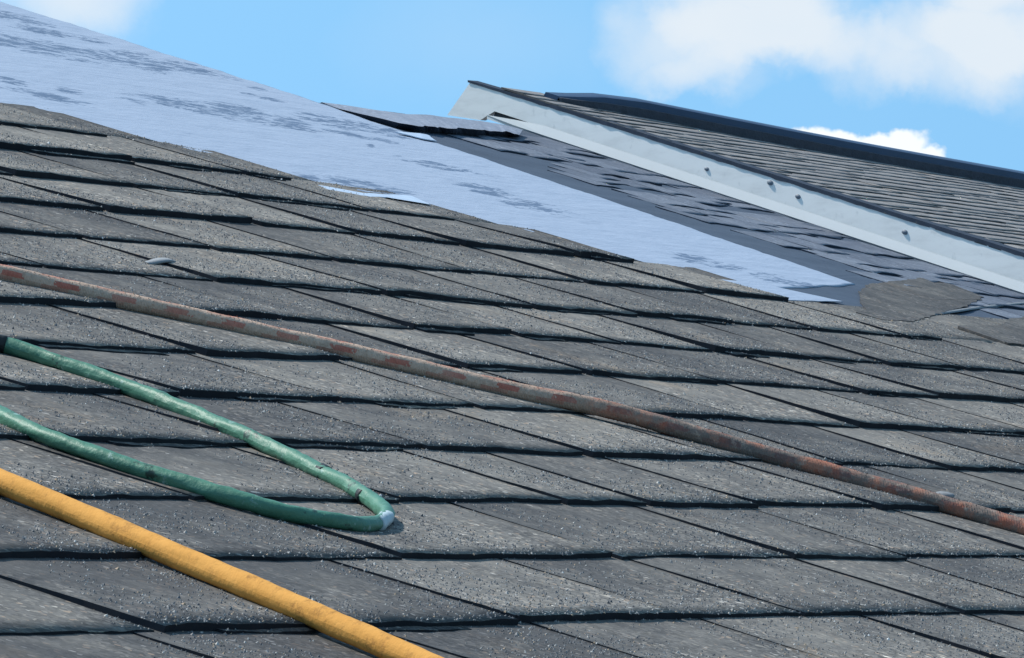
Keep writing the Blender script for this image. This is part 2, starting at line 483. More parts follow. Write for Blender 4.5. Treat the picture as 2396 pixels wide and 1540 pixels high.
def course_tab(g, a0, a1, u0, E, T0, T1, tone, seed, hb=0.0022, shift=0.0, jag=0.004, over=0.012, da=0.011, nu=6, curl=0.0, clip=None, wob=0.0013, sagf=sag, tilt=0.0):
    """one shingle tab: a tapered slab whose butt stands T off the course below"""
    na = max(3, int((a1 - a0) / da))
    top = []; low = []
    for j in range(nu + 1):
        s = j / nu
        row = []
        for i in range(na + 1):
            t = i / na
            a = a0 + (a1 - a0) * t
            if clip: a = clip(a, u0 + s * E)
            T = T0 + (T1 - T0) * t
            if curl: T = T * (1 - curl + curl * math.sin(math.pi * t) ** 0.7) 
            T *= 1 + 0.28 * nz(a * 9, u0 * 7, seed)
            u = u0 + (E + over) * s
            if j == 0: u += shift + jag * nz(a * 16, u0 * 5, seed + 3) + 0.0018 * nz(a * 70, u0 * 5, seed)
            if i in (0, na): a += 0.003 * nz(u * 20, a * 2, seed)
            fall = max(0.0, 1 - s * (E + over) / E)
            h = hb + tilt * (1 - t) + T * fall + wob * fall * nz(a * 22, u * 22, seed) + sagf(a, u)
            if j == 0: h += 0.0006 * nz(a * 120, u0 * 9, seed) + 0.0005 * nz(a * 45, u0 * 9, seed + 1)
            row.append(g.vert(pw(a, u, h), tone, 1 - s))
            if j == 0: low.append(g.vert(pw(a, u + 0.001, -0.001 + sagf(a, u)), tone, 1))
        top.append(row)
    for j in range(nu):
        for i in range(na):
            g.quad(top[j][i], top[j][i + 1], top[j + 1][i + 1], top[j + 1][i], 0)
    for i in range(na):
        g.quad(low[i], low[i + 1], top[0][i + 1], top[0][i], 1)
    for i, sgn in ((0, 1), (na, -1)):
        fl = [g.vert(pw(g_.x, 0, 0)) if False else None for g_ in ()]
        for j in range(nu):
            p, q_ = Vector(g.v[top[j][i]]), Vector(g.v[top[j + 1][i]])
            dn = pw(0, 0, 0.006)
            x = g.vert(p - dn, tone, 0); y = g.vert(q_ - dn, tone, 0)
            f = (x, top[j][i], top[j + 1][i], y)
            g.face(f if sgn < 0 else f[::-1], 1)


E = 0.143
SLOTS = {0: [-1.256, -0.76, -0.487, -0.28, 0.027, 0.249], 1: [-0.93, -0.647, -0.297, 0.027, 0.258, 0.559], 2: [-1.0, -0.7, -0.382, -0.1, 0.057, 0.274, 0.525],
         3: [-0.34, -0.05, 0.247, 0.52, 0.78, 1.037], 4: [-0.2, 0.073, 0.327, 0.60, 0.883, 1.155, 1.388, 1.626], 5: [0.091, 0.34, 0.58, 0.837, 1.129, 1.499, 1.702, 2.065],
         6: [0.22, 0.497, 0.762, 0.982, 1.214, 1.45, 1.693, 1.9], 7: [0.634, 0.97, 1.303]}
ENDS = {7: (2.39, 3.50), 8: (2.28, 2.36), 9: (2.15, 2.215), 10: (1.99, 2.12), 11: (1.85, 1.94), 12: (1.685, 1.82), 13: (1.53, 1.66), 14: (1.40, 1.52), 15: (1.26, 1.40), 16: (1.12, 1.25)}
g = Geo()
for n in range(-5, 17):
    u0 = n * E
    end, base_end = ENDS.get(n, (3.78 - 0.02 * n, 3.78 - 0.02 * n))
    # the single ply under the tabs: shows in the slots and beyond the last tab
    a = -2.4
    while a < base_end - 0.01:
        a1 = min(base_end, a + rng.uniform(0.8, 1.0))
        if base_end - a1 < 0.2: a1 = base_end
        course_tab(g, a, a1, u0 + 0.004, E, 0.0016, 0.0016, 0.35 + 0.3 * rng.random(), rng.random() * 50, hb=0.0017, nu=4, da=0.03, wob=0.0004)
        a = a1
    cuts = [x for x in SLOTS.get(n, []) if x < end - 0.08]
    if not cuts: cuts = [rng.uniform(-0.2, 0.1)]
    while cuts[0] > -2.4: cuts.insert(0, cuts[0] - rng.choice((0.24, 0.28, 0.31, 0.34)))
    while cuts[-1] < end - 0.16:
        nx = cuts[-1] + rng.choice((0.22, 0.25, 0.28, 0.31))
        if nx > end - 0.1: break
        cuts.append(nx)
    cuts.append(end)
    Tprev = 0.006
    for a0, a1 in zip(cuts, cuts[1:]):
        w = a1 - a0
        tone = rng.random() + 0.28 * min(1.0, max(0.0, (u0 - 0.35) / 1.1))   # paler tone higher up the slope
        # laminate steps: a tab's butt is made of one or two plies
        k = rng.random()
        T0 = rng.choice((0.0032, 0.0042, 0.0052, 0.0062)); T1 = T0 - rng.uniform(0.0002, 0.0014)
        gap = 0.0030 + 0.0014 * rng.random() + (0.0012 if n > 4 else 0)
        q__ = 1.1 if n >= 9 else 0.78 if n < 4 else 0.9
        T0 *= q__; T1 *= q__
        seed = rng.random() * 90
        sh = rng.uniform(-0.004, 0.004)
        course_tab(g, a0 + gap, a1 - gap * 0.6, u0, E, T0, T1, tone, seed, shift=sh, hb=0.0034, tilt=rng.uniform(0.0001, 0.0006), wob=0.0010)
        if k < 0.40:                                   # second ply: a shorter strip under the butt, showing a ragged double line
            b0 = a0 + gap + w * rng.uniform(0.0, 0.35); b1 = b0 + w * rng.uniform(0.35, 0.7)
            b1 = min(b1, a1 - gap)
            course_tab(g, b0, b1, u0 - rng.uniform(0.003, 0.010), 0.06, T0 * 0.6 + 0.0006, T1 * 0.5 + 0.0006, tone * 0.7, seed + 5, nu=2, shift=0.0, jag=0.006)
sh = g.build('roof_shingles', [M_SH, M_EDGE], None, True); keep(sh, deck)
# loose and raised mineral granules standing on the tabs
g = Geo()
from mathutils.bvhtree import BVHTree
bvh = BVHTree.FromPolygons([tuple(v.co) for v in sh.data.vertices], [tuple(p.vertices) for p in sh.data.polygons])
dn = -pw(0, 0, 1)
made = 0
gr_ = random.Random(5)
while made < 125000:
    # more of them where they can be told apart
    t = gr_.random() ** 1.5
    a = -1.6 + 5.2 * t; u = gr_.uniform(-0.25, 1.9)
    if a < -0.2 and u > 1.3 + a: continue
    v = (u / E) % 1.0
    dens_ = 0.12 + 0.70 * (1 - v) + 1.5 * nz(a * 6, u * 8, 2.2) + 0.7 * nz(a * 20, u * 20, 8.2)
    if gr_.random() > dens_: continue
    hit = bvh.ray_cast(pw(a, u, 0.05), dn, 0.06)
    if hit[0] is None: continue
    r = gr_.uniform(0.0007, 0.0014) * (1.5 if gr_.random() < 0.06 else 1.0)
    tone = gr_.random()
    h = r * gr_.uniform(0.55, 1.05)
    an = gr_.random() * 6.28
    c_ = hit[0]
    ring = [g.vert(c_ + pw(math.cos(an + k * 1.571) * r, math.sin(an + k * 1.571) * r, -0.0004), tone, 1) for k in range(4)]
    ax_, ay_ = gr_.uniform(-.4, .4) * r, gr_.uniform(-.4, .4) * r
    top_v = g.vert(c_ + pw(ax_, ay_, h), tone, 1)
    for k in range(4): g.face((ring[k], ring[(k + 1) % 4], top_v))
    made += 1
gn = g.build('loose_granules', [M_GRAN], None, False); gn['kind'] = 'stuff'
keep(gn, deck)
# crisp butts: keep the smooth shading on the tops only
for p in sh.data.polygons: p.use_smooth = p.material_index == 0

# ------------------------------------------------------------------ underlayment
DARK_MARKS = [[2.621, 2.347, 0.111, -0.038, 0.09, 0.053], [2.798, 2.34, 0.064, -0.021, 0.067, 0.038], [2.922, 2.372, 0.044, -0.014, 0.062, 0.035], [2.996, 2.348, 0.059, -0.019, 0.063, 0.035], [2.038, 2.052, 0.024, -0.009, 0.033, 0.019], [1.985, 1.968, 0.051, -0.02, 0.037, 0.022], [2.462, 2.026, 0.093, -0.034, 0.061, 0.034], [2.602, 2.048, 0.041, -0.015, 0.063, 0.034], [2.664, 2.008, 0.034, -0.013, 0.057, 0.031], [2.843, 2.041, 0.057, -0.02, 0.053, 0.028], [2.94, 2.042, 0.043, -0.015, 0.054, 0.028], [2.66, 1.892, 0.005, -0.002, 0.031, 0.016], [2.699, 1.803, 0.065, -0.025, 0.025, 0.013], [2.558, 1.682, 0.046, -0.018, 0.036, 0.018], [2.535, 1.594, 0.046, -0.019, 0.054, 0.027], [2.11, 1.614, 0.06, -0.025, 0.049, 0.025], [2.491, 1.348, 0.042, -0.018, 0.047, 0.022], [2.559, 1.271, 0.052, -0.023, 0.042, 0.018], [2.922, 2.007, 0.036, -0.013, 0.034, 0.017]]
DARK_MARKS += [[2.964, 2.587, 0.052, -0.016, 0.056, 0.033], [2.874, 2.498, 0.044, -0.014, 0.048, 0.028], [2.619, 2.371, 0.048, -0.016, 0.051, 0.03], [2.688, 2.354, 0.042, -0.014, 0.065, 0.038], [3.019, 2.328, 0.052, -0.017, 0.049, 0.027], [2.524, 2.015, 0.04, -0.015, 0.068, 0.037], [2.549, 1.983, 0.033, -0.012, 0.037, 0.02], [2.609, 1.966, 0.027, -0.01, 0.031, 0.017], [2.741, 1.963, 0.042, -0.015, 0.032, 0.017], [2.27, 2.006, 0.025, -0.01, 0.029, 0.016], [2.4, 2.022, 0.039, -0.015, 0.042, 0.023], [2.979, 2.483, 0.03, -0.009, 0.035, 0.02], [2.862, 2.325, 0.029, -0.01, 0.081, 0.046], [2.902, 2.174, 0.029, -0.01, 0.02, 0.011], [2.803, 1.951, 0.028, -0.01, 0.026, 0.014], [1.992, 1.619, 0.023, -0.01, 0.031, 0.017], [2.102, 1.582, 0.03, -0.013, 0.027, 0.014], [1.985, 1.582, 0.029, -0.013, 0.031, 0.016], [2.505, 1.649, 0.026, -0.011, 0.024, 0.012], [3.01, 2.245, 0.015, -0.005, 0.021, 0.011], [2.139, 2.029, 0.018, -0.007, 0.033, 0.019], [2.881, 2.086, 0.029, -0.01, 0.027, 0.014], [2.644, 1.796, 0.034, -0.013, 0.019, 0.01]]


def dark_mark(a, u):  # dark marks on the underlayment, strongest at each centre
    best = 0.0
    for ca, cu, xa, xu, ya, yu in DARK_MARKS:
        da, du = a - ca, u - cu
        det = xa * yu - ya * xu
        p = (da * yu - ya * du) / det; q_ = (xa * du - da * xu) / det
        r2 = p * p + q_ * q_
        if r2 < 3.3: best = max(best, 1.0 - 0.30 * r2)
    return best


def sheet(name, material, left, right, u0, u1, hb, step=0.007, lowfn=None, parent=deck, thick=0.0012, rough=1.0, tonefn=dark_mark, jag=0.004):
    g = Geo()
    nu = int((u1 - u0) / step)
    na = int((max(right(u0 + (u1 - u0) * k / 10) for k in range(11)) - min(left(u0), left(u1))) / step)
    na = min(na, 300)
    rows = []
    for j in range(nu + 1):
        row = []
        for i in range(na + 1):
            u = u0 + (u1 - u0) * j / nu
            l, r = left(u), right(u) + jag * nz(u * 30, 2.5) + jag * 0.5 * nz(u * 110, 7.5)
            a = l + (r - l) * i / na
            if lowfn:
                lf = lowfn(a)
                u = lf + (u1 - lf) * j / nu
            h = hb + sag(a, u) + rough * (0.0010 * nz(a * 6, u * 26, 1) + 0.0006 * nz(a * 20, u * 80, 3))
            row.append(g.vert(pw(a, u, h), tonefn(a, u) if tonefn else 0.0))
        rows.append(row)
    for j in range(nu):
        for i in range(na): g.quad(rows[j][i], rows[j][i + 1], rows[j + 1][i + 1], rows[j + 1][i])
    dn = pw(0, 0, thick)
    ring = [(rows[0][i], rows[0][i + 1]) for i in range(na)] + [(rows[j][na], rows[j + 1][na]) for j in range(nu)]
    for p, q_ in ring:
        x = g.vert(Vector(g.v[p]) - dn); y = g.vert(Vector(g.v[q_]) - dn)
        g.face((x, y, q_, p))
    o = g.build(name, [material], None, True); keep(o, parent)
    return o


LOWA = [(1.2, 1.12), (2.0, 1.19), (2.4, 1.222), (2.574, 1.249), (2.84, 1.299), (3.3, 1.39)]
und = sheet('underlayment', M_UND, lambda u: 1.1, edgeline, 1.285, 3.2, 0.0016, lowfn=lambda a: lerp_tab(LOWA, a) + 0.003 * nz(a * 14, 3.3))
und['label'] = 'pale blue grey underlayment strip with dark marks'
# release film along the lower edge, and the torn flap by the top corner


def patch(name, outline, n, material, parent, thick=0.0012, mats=None, bend=0.0):
    g = Geo()
    cx = sum(p[0] for p in outline) / len(outline); cy = sum(p[1] for p in outline) / len(outline)
    rings = []
    for k in (1.0, 0.66, 0.33):
        rings.append([g.vert(pw(cx + (a - cx) * k, cy + (u - cy) * k, n + bend * (1 - k) + sag(a, u)), 0.12, 0.3) for a, u in outline])
    c_ = g.vert(pw(cx, cy, n + bend + sag(cx, cy)), 0.12, 0.3)
    K = len(outline)
    for r0, r1 in zip(rings, rings[1:]):
        for i in range(K): g.face((r0[i], r0[(i + 1) % K], r1[(i + 1) % K], r1[i]))
    for i in range(K): g.face((rings[-1][i], rings[-1][(i + 1) % K], c_))
    dn = pw(0, 0, thick)
    lo = [g.vert(Vector(g.v[v]) - dn) for v in rings[0]]
    for i in range(K): g.face((lo[i], lo[(i + 1) % K], rings[0][(i + 1) % K], rings[0][i]))
    g.face(lo[::-1])
    o = g.build(name, mats or [material], None, False); keep(o, parent)
    return o


def dense(pts, step, jag, seed):
    out = []
    for (x0, y0), (x1, y1) in zip(pts, pts[1:] + pts[:1]):
        L_ = math.hypot(x1 - x0, y1 - y0); k = max(1, int(L_ / step))
        for i in range(k):
            t = i / k
            x = x0 + (x1 - x0) * t; y = y0 + (y1 - y0) * t
            out.append((x + jag * nz(x * 40, y * 40, seed), y + jag * nz(x * 40, y * 40, seed + 9)))
    return out


patch('underlayment', dense([(2.28, 1.236), (2.28, 1.150), (2.36, 1.157), (2.43, 1.162), (2.49, 1.168), (2.445, 1.195), (2.41, 1.218), (2.39, 1.236)], 0.015, 0.002, 3), 0.0044, M_UND, deck)
patch('release_film', dense([(1.856, 1.509), (2.044, 1.537), (2.091, 1.517), (2.128, 1.562), (2.05, 1.552), (1.948, 1.540), (1.895, 1.560)], 0.02, 0.004, 2), 0.0042, M_FILM, deck)
patch('torn_flap', dense([(3.020, 1.985), (3.075, 2.025), (3.018, 2.012), (2.965, 2.018), (2.985, 1.992)], 0.008, 0.012, 5), 0.0042, M_FILM, deck, bend=0.003)

# ------------------------------------------------------------------ dark felt valley and the old rippled shingles beyond it
sheet('valley_felt', M_FELT, lambda u: lerp_tab([(1.29, 2.1), (1.36, edgeline(1.36) - 0.15)], u) if u < 1.36 else edgeline(u) - 0.15, lambda u: edgeline(u) + 0.75, 0.95, RIDGE2, 0.0006, step=0.012, tonefn=None, rough=1.6)
g = Geo()
E2 = 0.072
for k in range(-6, 14):
    u0 = 1.22 + k * E2
    if u0 > 2.12: break
    a_end = 3.737 - (2.2366 - u0) * 0.262 - 0.012
    a = (edgeline(u0) if u0 > 1.28 else 2.9) + 0.20 + rng.uniform(-0.05, 0.06)
    if u0 < 1.28: a = 3.0 + rng.uniform(-.05, .05)
    if a_end - a < 0.1: continue
    while a < a_end - 0.02:
        w = rng.uniform(0.06, 0.15)
        a1 = min(a + w, a_end)
        if a_end - a1 < 0.08: a1 = a_end
        T_ = 0.0017 * rng.uniform(0.3, 1.2)
        course_tab(g, a, a1, u0 + rng.uniform(-0.03, 0.03), E2, T_, T_ * rng.uniform(0.6, 1.2), rng.random(), rng.random() * 90,
                   hb=0.0016, curl=0.97, jag=0.014, wob=0.0012, da=0.01)
        a = a1
o = g.build('rippled_shingles', [M_SH2, M_EDGE2], None, True); keep(o, deck)
o['label'] = 'dark blue grey rippled shingles'
for p in o.data.polygons: p.use_smooth = p.material_index == 0
# the ridge course on top: a thick lifted cap with a black ragged edge
g = Geo()
front_top = [(3.087, 2.168, 0.003), (3.07, 2.117, 0.008), (3.06, 2.061, 0.013), (3.07, 2.043, 0.016), (3.146, 2.051, 0.016), (3.297, 2.069, 0.016), (3.449, 2.089, 0.016), (3.491, 2.095, 0.012)]
front_bot = [(3.099, 2.173, 0.0), (3.08, 2.122, 0.0), (3.075, 2.071, 0.0), (3.10, 2.058, 0.0), (3.197, 2.072, 0.0), (3.347, 2.089, 0), (3.539, 2.125, 0), (3.601, 2.145, 0)]
ridge_l = [(3.136, 2.222, 0.0), (3.177, 2.212, 0.004), (3.193, 2.183, 0.01), (3.213, 2.162, 0.014), (3.292, 2.164, 0.016), (3.433, 2.177, 0.016), (3.57, 2.17, 0.016), (3.64, 2.16, 0.012)]
rows = [[], [], [], []]
N = 60
for i in range(N + 1):
    t = i / N * (len(front_top) - 1); k = min(int(t), len(front_top) - 2); f = t - k
    L2 = lambda tab: tuple(tab[k][q_] + (tab[k + 1][q_] - tab[k][q_]) * f for q_ in range(3))
    ft, fb, rl = L2(front_top), L2(front_bot), L2(ridge_l)
    rl = tuple(r_ + (f_ - r_) * 0.30 for r_, f_ in zip(rl, ft))
    j1 = 0.0012 * nz(ft[0] * 60, 1.1) + 0.0015 * nz(ft[0] * 14, 8.1)
    rows[0].append(g.vert(pw(fb[0], fb[1], -0.002), 0.3, 0))
    rows[1].append(g.vert(pw(ft[0], ft[1] + 0.01 * nz(ft[0] * 25, 3.3), ft[2] * 0.72 + j1), 0.4, 0.6))
    rows[2].append(g.vert(pw(rl[0], rl[1], rl[2] * 0.8 + 0.0014 * nz(rl[0] * 12, 5.1)), 0.6, 0.3))
    rl_b = pw(rl[0], rl[1], rl[2]) + Vector((0, CP, -SP)) * 0.14
    rows[3].append(g.vert(rl_b, 0.6, 0))
for i in range(N):
    g.quad(rows[0][i], rows[0][i + 1], rows[1][i + 1], rows[1][i], 1)
    g.quad(rows[1][i], rows[1][i + 1], rows[2][i + 1], rows[2][i], 0)
    g.quad(rows[2][i], rows[2][i + 1], rows[3][i + 1], rows[3][i], 0)
o = g.build('ridge_cap', [M_CAP, M_EDGE2], None, False); keep(o, deck)

# mortar-smooth shingle patch and lifted strips where the valley runs out
patch('roofing_patch', dense([(2.42, 1.12), (2.50, 1.14), (2.56, 1.175), (2.72, 1.245), (2.88, 1.30), (3.05, 1.335), (3.215, 1.373), (3.267, 1.346), (3.22, 1.285), (2.99, 1.214), (2.70, 1.14), (2.537, 1.095), (2.43, 1.09)], 0.02, 0.006, 11),
      0.0030, M_SH, deck, 0.0012)


def strip(name, pts, w, n, material, parent, lift=0.0):
    g = Geo(); k = len(pts); r0 = []; r1 = []; r2 = []
    for i, (a, u) in enumerate(pts):
        r0.append(g.vert(pw(a, u, n + lift), 0.8, 1)); r1.append(g.vert(pw(a - w * 0.3, u + w, n), 0.8, 0)); r2.append(g.vert(pw(a, u + 0.002, 0.0), 0.2, 0))
    for i in range(k - 1):
        g.face((r0[i], r0[i + 1], r1[i + 1], r1[i]), 0); g.face((r2[i], r2[i + 1], r0[i + 1], r0[i]), 1)
    o = g.build(name, [material, M_EDGE], None, True); keep(o, parent)
    return o


strip('flashing_strip', [(2.496, 1.104), (2.56, 1.116), (2.628, 1.127), (2.71, 1.143), (2.809, 1.162), (2.92, 1.186), (3.044, 1.213), (3.2, 1.243), (3.5, 1.30)], 0.008, 0.0026, M_SCRAP, deck)
patch('shingle_piece', dense([(2.60, 1.00), (2.95, 1.0), (3.4, 1.02), (3.4, 1.235), (3.134, 1.178), (2.967, 1.145), (2.84, 1.105), (2.788, 1.095), (2.62, 1.075)], 0.02, 0.005, 21), 0.0062, M_SH, deck, 0.003)

# ------------------------------------------------------------------ upper roof block
A0 = Vector((3.73687683, 2.23658533)); DA = Vector((-0.23491575, -0.89611582))
upn = Vector((0, SP, CP))                       # the vertical, in roof coordinates


def fz(l, s, out=0.0):
    """point on the rake plane: l along, s up (vertical), out towards the viewer's side"""
    p = Vector((A0.x + DA.x * l, A0.y + DA.y * l, 0.0)) + upn * s + Vector((-0.9644, 0.2528, -0.0773)) * out
    return pw(p.x, p.y, p.z)


# roof body of the block
def af(u): return A0.x + (u - A0.y) * (DA.x / DA.y)
def ridge3(a): return lerp_tab([(3.6, 2.245), (3.85, 2.205), (4.2, 2.125), (4.4, 2.085), (4.75, 2.03), (5.2, 1.965), (6.0, 1.86), (12, 1.1)], a)
g = Geo()
pts = [(af(2.26) + 0.004, 2.26)] + [(a, ridge3(a)) for a in (3.85, 4.2, 4.4, 4.75, 5.2, 6.0, 9.0)] + [(9.0, 0.1), (af(0.1) + 0.004, 0.1)]
g.box8([pw(a, u, 0.004) for a, u in pts], [pw(a, u, 0.046) for a, u in pts])
bk_ = [pw(a, ridge3(a), 0.046) for a in (3.80, 4.2, 4.75, 5.2, 6.0, 9.0)]
lo = [p + Vector((0, 0.25, -0.42)) for p in bk_]
top_ = bk_ + lo[::-1]
g.box8([p - Vector((0, 0, 0.03)) for p in top_], top_)
block = g.build('upper_roof', [M_DECK]); keep(block, house)
# fascia board
g = Geo()
outline = [(-0.118, -0.014), (-0.070, 0.0425), (0.1, 0.0465), (0.45, 0.048), (0.75, 0.0498), (1.0, 0.0515), (2.3, 0.056), (2.3, 0.0125), (1.0, 0.0125), (0.4, 0.0128), (-0.02, 0.013), (-0.05, -0.006)]
g.box8([fz(l, s, -0.012) for l, s in outline], [fz(l, s, 0.0) for l, s in outline])
fas = g.build('fascia_board', [M_BOARD]); keep(fas, block)
fas['label'] = 'long white weathered fascia board'
# bright metal trim below it, kicked out so that its face catches the sky
g = Geo()
K = 40
rws = [[], [], []]
for i in range(K + 1):
    l = -0.035 + (2.3 + 0.035) * i / K
    e = min(1.0, (l + 0.035) / 0.12 + 0.12)
    rws[0].append(g.vert(fz(l, 0.0030 + 0.0128 * e, 0.0012))); rws[1].append(g.vert(fz(l, 0.0030, 0.0052 * e))); rws[2].append(g.vert(fz(l, -0.001, 0.001)))
for i in range(K):
    g.quad(rws[0][i], rws[1][i], rws[1][i + 1], rws[0][i + 1]); g.quad(rws[1][i], rws[2][i], rws[2][i + 1], rws[1][i + 1])
tr = g.build('drip_trim', [M_TRIM]); keep(tr, block)
# nail heads and clips on the board
for l, s, r in ((0.405, 0.029, 0.0028), (0.528, 0.0385, 0.0036), (0.581, 0.032, 0.0032), (0.782, 0.031, 0.0034), (1.12, 0.03, 0.003)):
    g = Geo()
    bm = bmesh.new()
    bmesh.ops.create_uvsphere(bm, u_segments=12, v_segments=8, radius=1.0)
    ax = Vector((DA.x, DA.y * CP, DA.y * SP)).normalized()
    nn = Vector((-0.9644, 0.2528 * CP + 0.0773 * SP, 0.2528 * SP - 0.0773 * CP)).normalized()
    up_ = nn.cross(ax).normalized()
    c_ = fz(l, s, 0.0)
    idx = {}
    for v in bm.verts: idx[v.index] = g.vert(c_ + ax * (v.co.x * r * 1.5) + up_ * (v.co.y * r) + nn * (v.co.z * r * 0.8))
    for f in bm.faces: g.face([idx[v.index] for v in f.verts])
    bm.free()
    o = g.build('nail_head', [M_NAIL], None, True)
    keep(o, block)

# shingles of the block: fine, close courses seen edge on
g = Geo()
E3 = 0.029
no_sag = lambda a, u: 0.0012 * nz(a * 2.5, u * 3, 6.0)
u0 = 0.3
while u0 < 2.235:
    a = af(u0) - 0.012
    first = True
    while a < 6.9:
        if a > 3.7 and u0 > ridge3(a) + 0.01: break
        w = rng.uniform(0.16, 0.36) if not first else rng.uniform(0.06, 0.2)
        a1 = a + w
        course_tab(g, a + 0.001, a1 - 0.001, u0 + rng.uniform(-0.006, 0.006), E3, 0.0009 * rng.uniform(0.2, 1.6), 0.0009 * rng.uniform(0.2, 1.6), rng.random(), rng.random() * 90,
                   hb=0.0475, jag=0.007, wob=0.0007, da=0.05 if u0 < 1.2 else 0.025, nu=2, over=0.008, sagf=no_sag, clip=lambda x, y: max(x, af(y) - 0.002))
        # the butt goes down to the deck only
        first = False
        a = a1
    u0 += E3
# fix the low rows of those butts: raise anything hanging below the deck
for i_, p in enumerate(g.v):
    n_ = -p.y * SP + p.z * CP
    if n_ < 0.0455:
        uu = p.y * CP + p.z * SP
        g.v[i_] = pw(p.x, uu, 0.0455)
o = g.build('roof_shingles', [M_SH3, M_EDGE3], None, True); keep(o, block)
for p in o.data.polygons: p.use_smooth = p.material_index == 0
# rake edge: the dark ragged ends of the shingles over the board
g = Geo()
K = 260
rws = [[], [], [], []]
for i in range(K + 1):
    l = -0.074 + (2.3 + 0.074) * i / K
    s_top = lerp_tab([(-0.074, 0.0432), (0.1, 0.0475), (0.45, 0.0495), (0.75, 0.0515), (1.0, 0.0535), (2.3, 0.058)], l)
    th = 0.0043 + 0.0014 * nz(l * 34, 1.0) + 0.0009 * nz(l * 120, 4.0)
    if l < 0.1: th *= 0.35 + 0.65 * max(0, (l + 0.085) / 0.185)
    o1 = 0.0012 + 0.0009 * nz(l * 50, 9.0)
    rws[0].append(g.vert(fz(l, s_top - th, o1))); rws[1].append(g.vert(fz(l, s_top + 0.0012, o1))); rws[2].append(g.vert(fz(l, s_top + 0.0012, -0.02))); rws[3].append(g.vert(fz(l, s_top - th, -0.005)))
for i in range(K):
    for x, y in ((0, 1), (1, 2), (3, 0)):
        g.quad(rws[x][i], rws[y][i], rws[y][i + 1], rws[x][i + 1])
o = g.build('rake_edge', [M_EDGE2]); keep(o, block)
# ridge vent: long dark bar along the ridge, plastic above and shingle below
g = Geo(); g2 = Geo()
al = [3.80, 3.84, 3.9, 4.0, 4.1, 4.2, 4.3, 4.4, 4.6, 4.8, 5.0, 5.2, 5.5, 6.0, 7.0, 9.0]
prev = None; prev2 = None
for k, a in enumerate(al):
    uu = lerp_tab([(3.785, 2.201), (3.812, 2.185), (3.996, 2.150), (4.186, 2.104), (4.393, 2.060), (4.627, 2.018), (5.022, 1.967), (5.309, 1.925), (6, 1.83), (12, 1.0)], a)
    hh = 0.0185 * min(1.0, 0.15 + (a - 3.80) / 0.16)
    sec = [(uu, 0.0465), (uu, 0.052 + hh * 0.42), (uu + 0.004, 0.052 + hh * 0.46), (uu + 0.006, 0.052 + hh * 0.92), (uu + 0.012, 0.052 + hh), (uu + 0.026, 0.052 + hh)]
    low = [g2.vert(pw(a, u, n), 0.5, 0.2) for u, n in sec[:3]]
    up_ = [g.vert(pw(a, u, n)) for u, n in sec[2:]]
    bk1 = g.vert(pw(a, uu + 0.03, 0.052 + hh) + Vector((0, 0.05, -0.10)))
    up_.append(bk1)
    if prev:
        for i in range(len(low) - 1): g2.quad(prev2[i], low[i], low[i + 1], prev2[i + 1])
        for i in range(len(up_) - 1): g.quad(prev[i], up_[i], up_[i + 1], prev[i + 1])
    else:
        g.face(up_[::-1]); g2.face(low[::-1])
    prev, prev2 = up_, low
rv = g.build('ridge_vent', [M_VENT], None, False); keep(rv, block)
rs = g2.build('vent_base', [M_VENT2], None, False)
keep(rs, block)

# ------------------------------------------------------------------ ropes on the roof
def catmull(pts, step):
    P_ = [Vector(p) for p in pts]
    P_ = [P_[0] * 2 - P_[1]] + P_ + [P_[-1] * 2 - P_[-2]]
    out = []
    for i in range(1, len(P_) - 2):
        p0, p1, p2, p3 = P_[i - 1:i + 3]
        k = max(2, int((p2 - p1).length / step))
        for j in range(k):
            t = j / k
            out.append(0.5 * ((2 * p1) + (p2 - p0) * t + (2 * p0 - 5 * p1 + 4 * p2 - p3) * t * t + (3 * p1 - p0 - 3 * p2 + p3) * t ** 3))
    out.append(P_[-2])
    return out


def tube(name, path, radius, material, seg=18, lump=0.05, seed=1.0, caps=True, fuzz=0, fuzz_len=0.002):
    """path in world; a tube with metres and turns as uv"""
    g = Geo()
    nrm = pw(0, 0, 1)
    s = 0.0; rings = []
    for i, p in enumerate(path):
        if i: s += (p - path[i - 1]).length
        t = (path[min(i + 1, len(path) - 1)] - path[max(i - 1, 0)]).normalized()
        side = t.cross(nrm).normalized(); up_ = side.cross(t).normalized()
        r = radius(s) if callable(radius) else radius
        ring = []
        for k in range(seg + 1):
            an = 2 * math.pi * k / seg
            rr = r * (1 + lump * nz(s * 28, math.cos(an) * 0.8, math.sin(an) * 0.8 + seed) + lump * 0.6 * nz(s * 110, math.cos(an) * 2, math.sin(an) * 2 + seed))
            if k == seg: ring.append(g.vert(Vector(g.v[ring[0]]), uv=(s, 1.0)))
            else: ring.append(g.vert(p + side * (math.cos(an) * rr) + up_ * (math.sin(an) * rr), uv=(s, k / seg)))
        rings.append(ring)
    for r0, r1 in zip(rings, rings[1:]):
        for k in range(seg): g.quad(r0[k], r1[k], r1[k + 1], r0[k + 1])
    if fuzz:
        fr_ = random.Random(11)
        for _ in range(fuzz):
            i = fr_.randrange(2, len(rings) - 2); k = fr_.randrange(seg)
            b0 = Vector(g.v[rings[i][k]]); out_ = (b0 - path[i]).normalized(); along = (path[i + 1] - path[i - 1]).normalized()
            tip = b0 + out_ * fr_.uniform(0.0006, fuzz_len) + along * fr_.uniform(-fuzz_len, fuzz_len) + out_.cross(along) * fr_.uniform(-1, 1) * fuzz_len
            w_ = along * 0.0005
            uvv = g.uv[rings[i][k]]
            x = g.vert(b0 - w_ - out_ * 0.0004, uv=uvv); y = g.vert(b0 + w_ - out_ * 0.0004, uv=uvv); z_ = g.vert(tip, uv=uvv)
            g.face((x, y, z_))
    if caps:
        g.face(rings[0][:-1]); g.face(rings[-1][:-1][::-1])
    return g.build(name, [material], None, True)


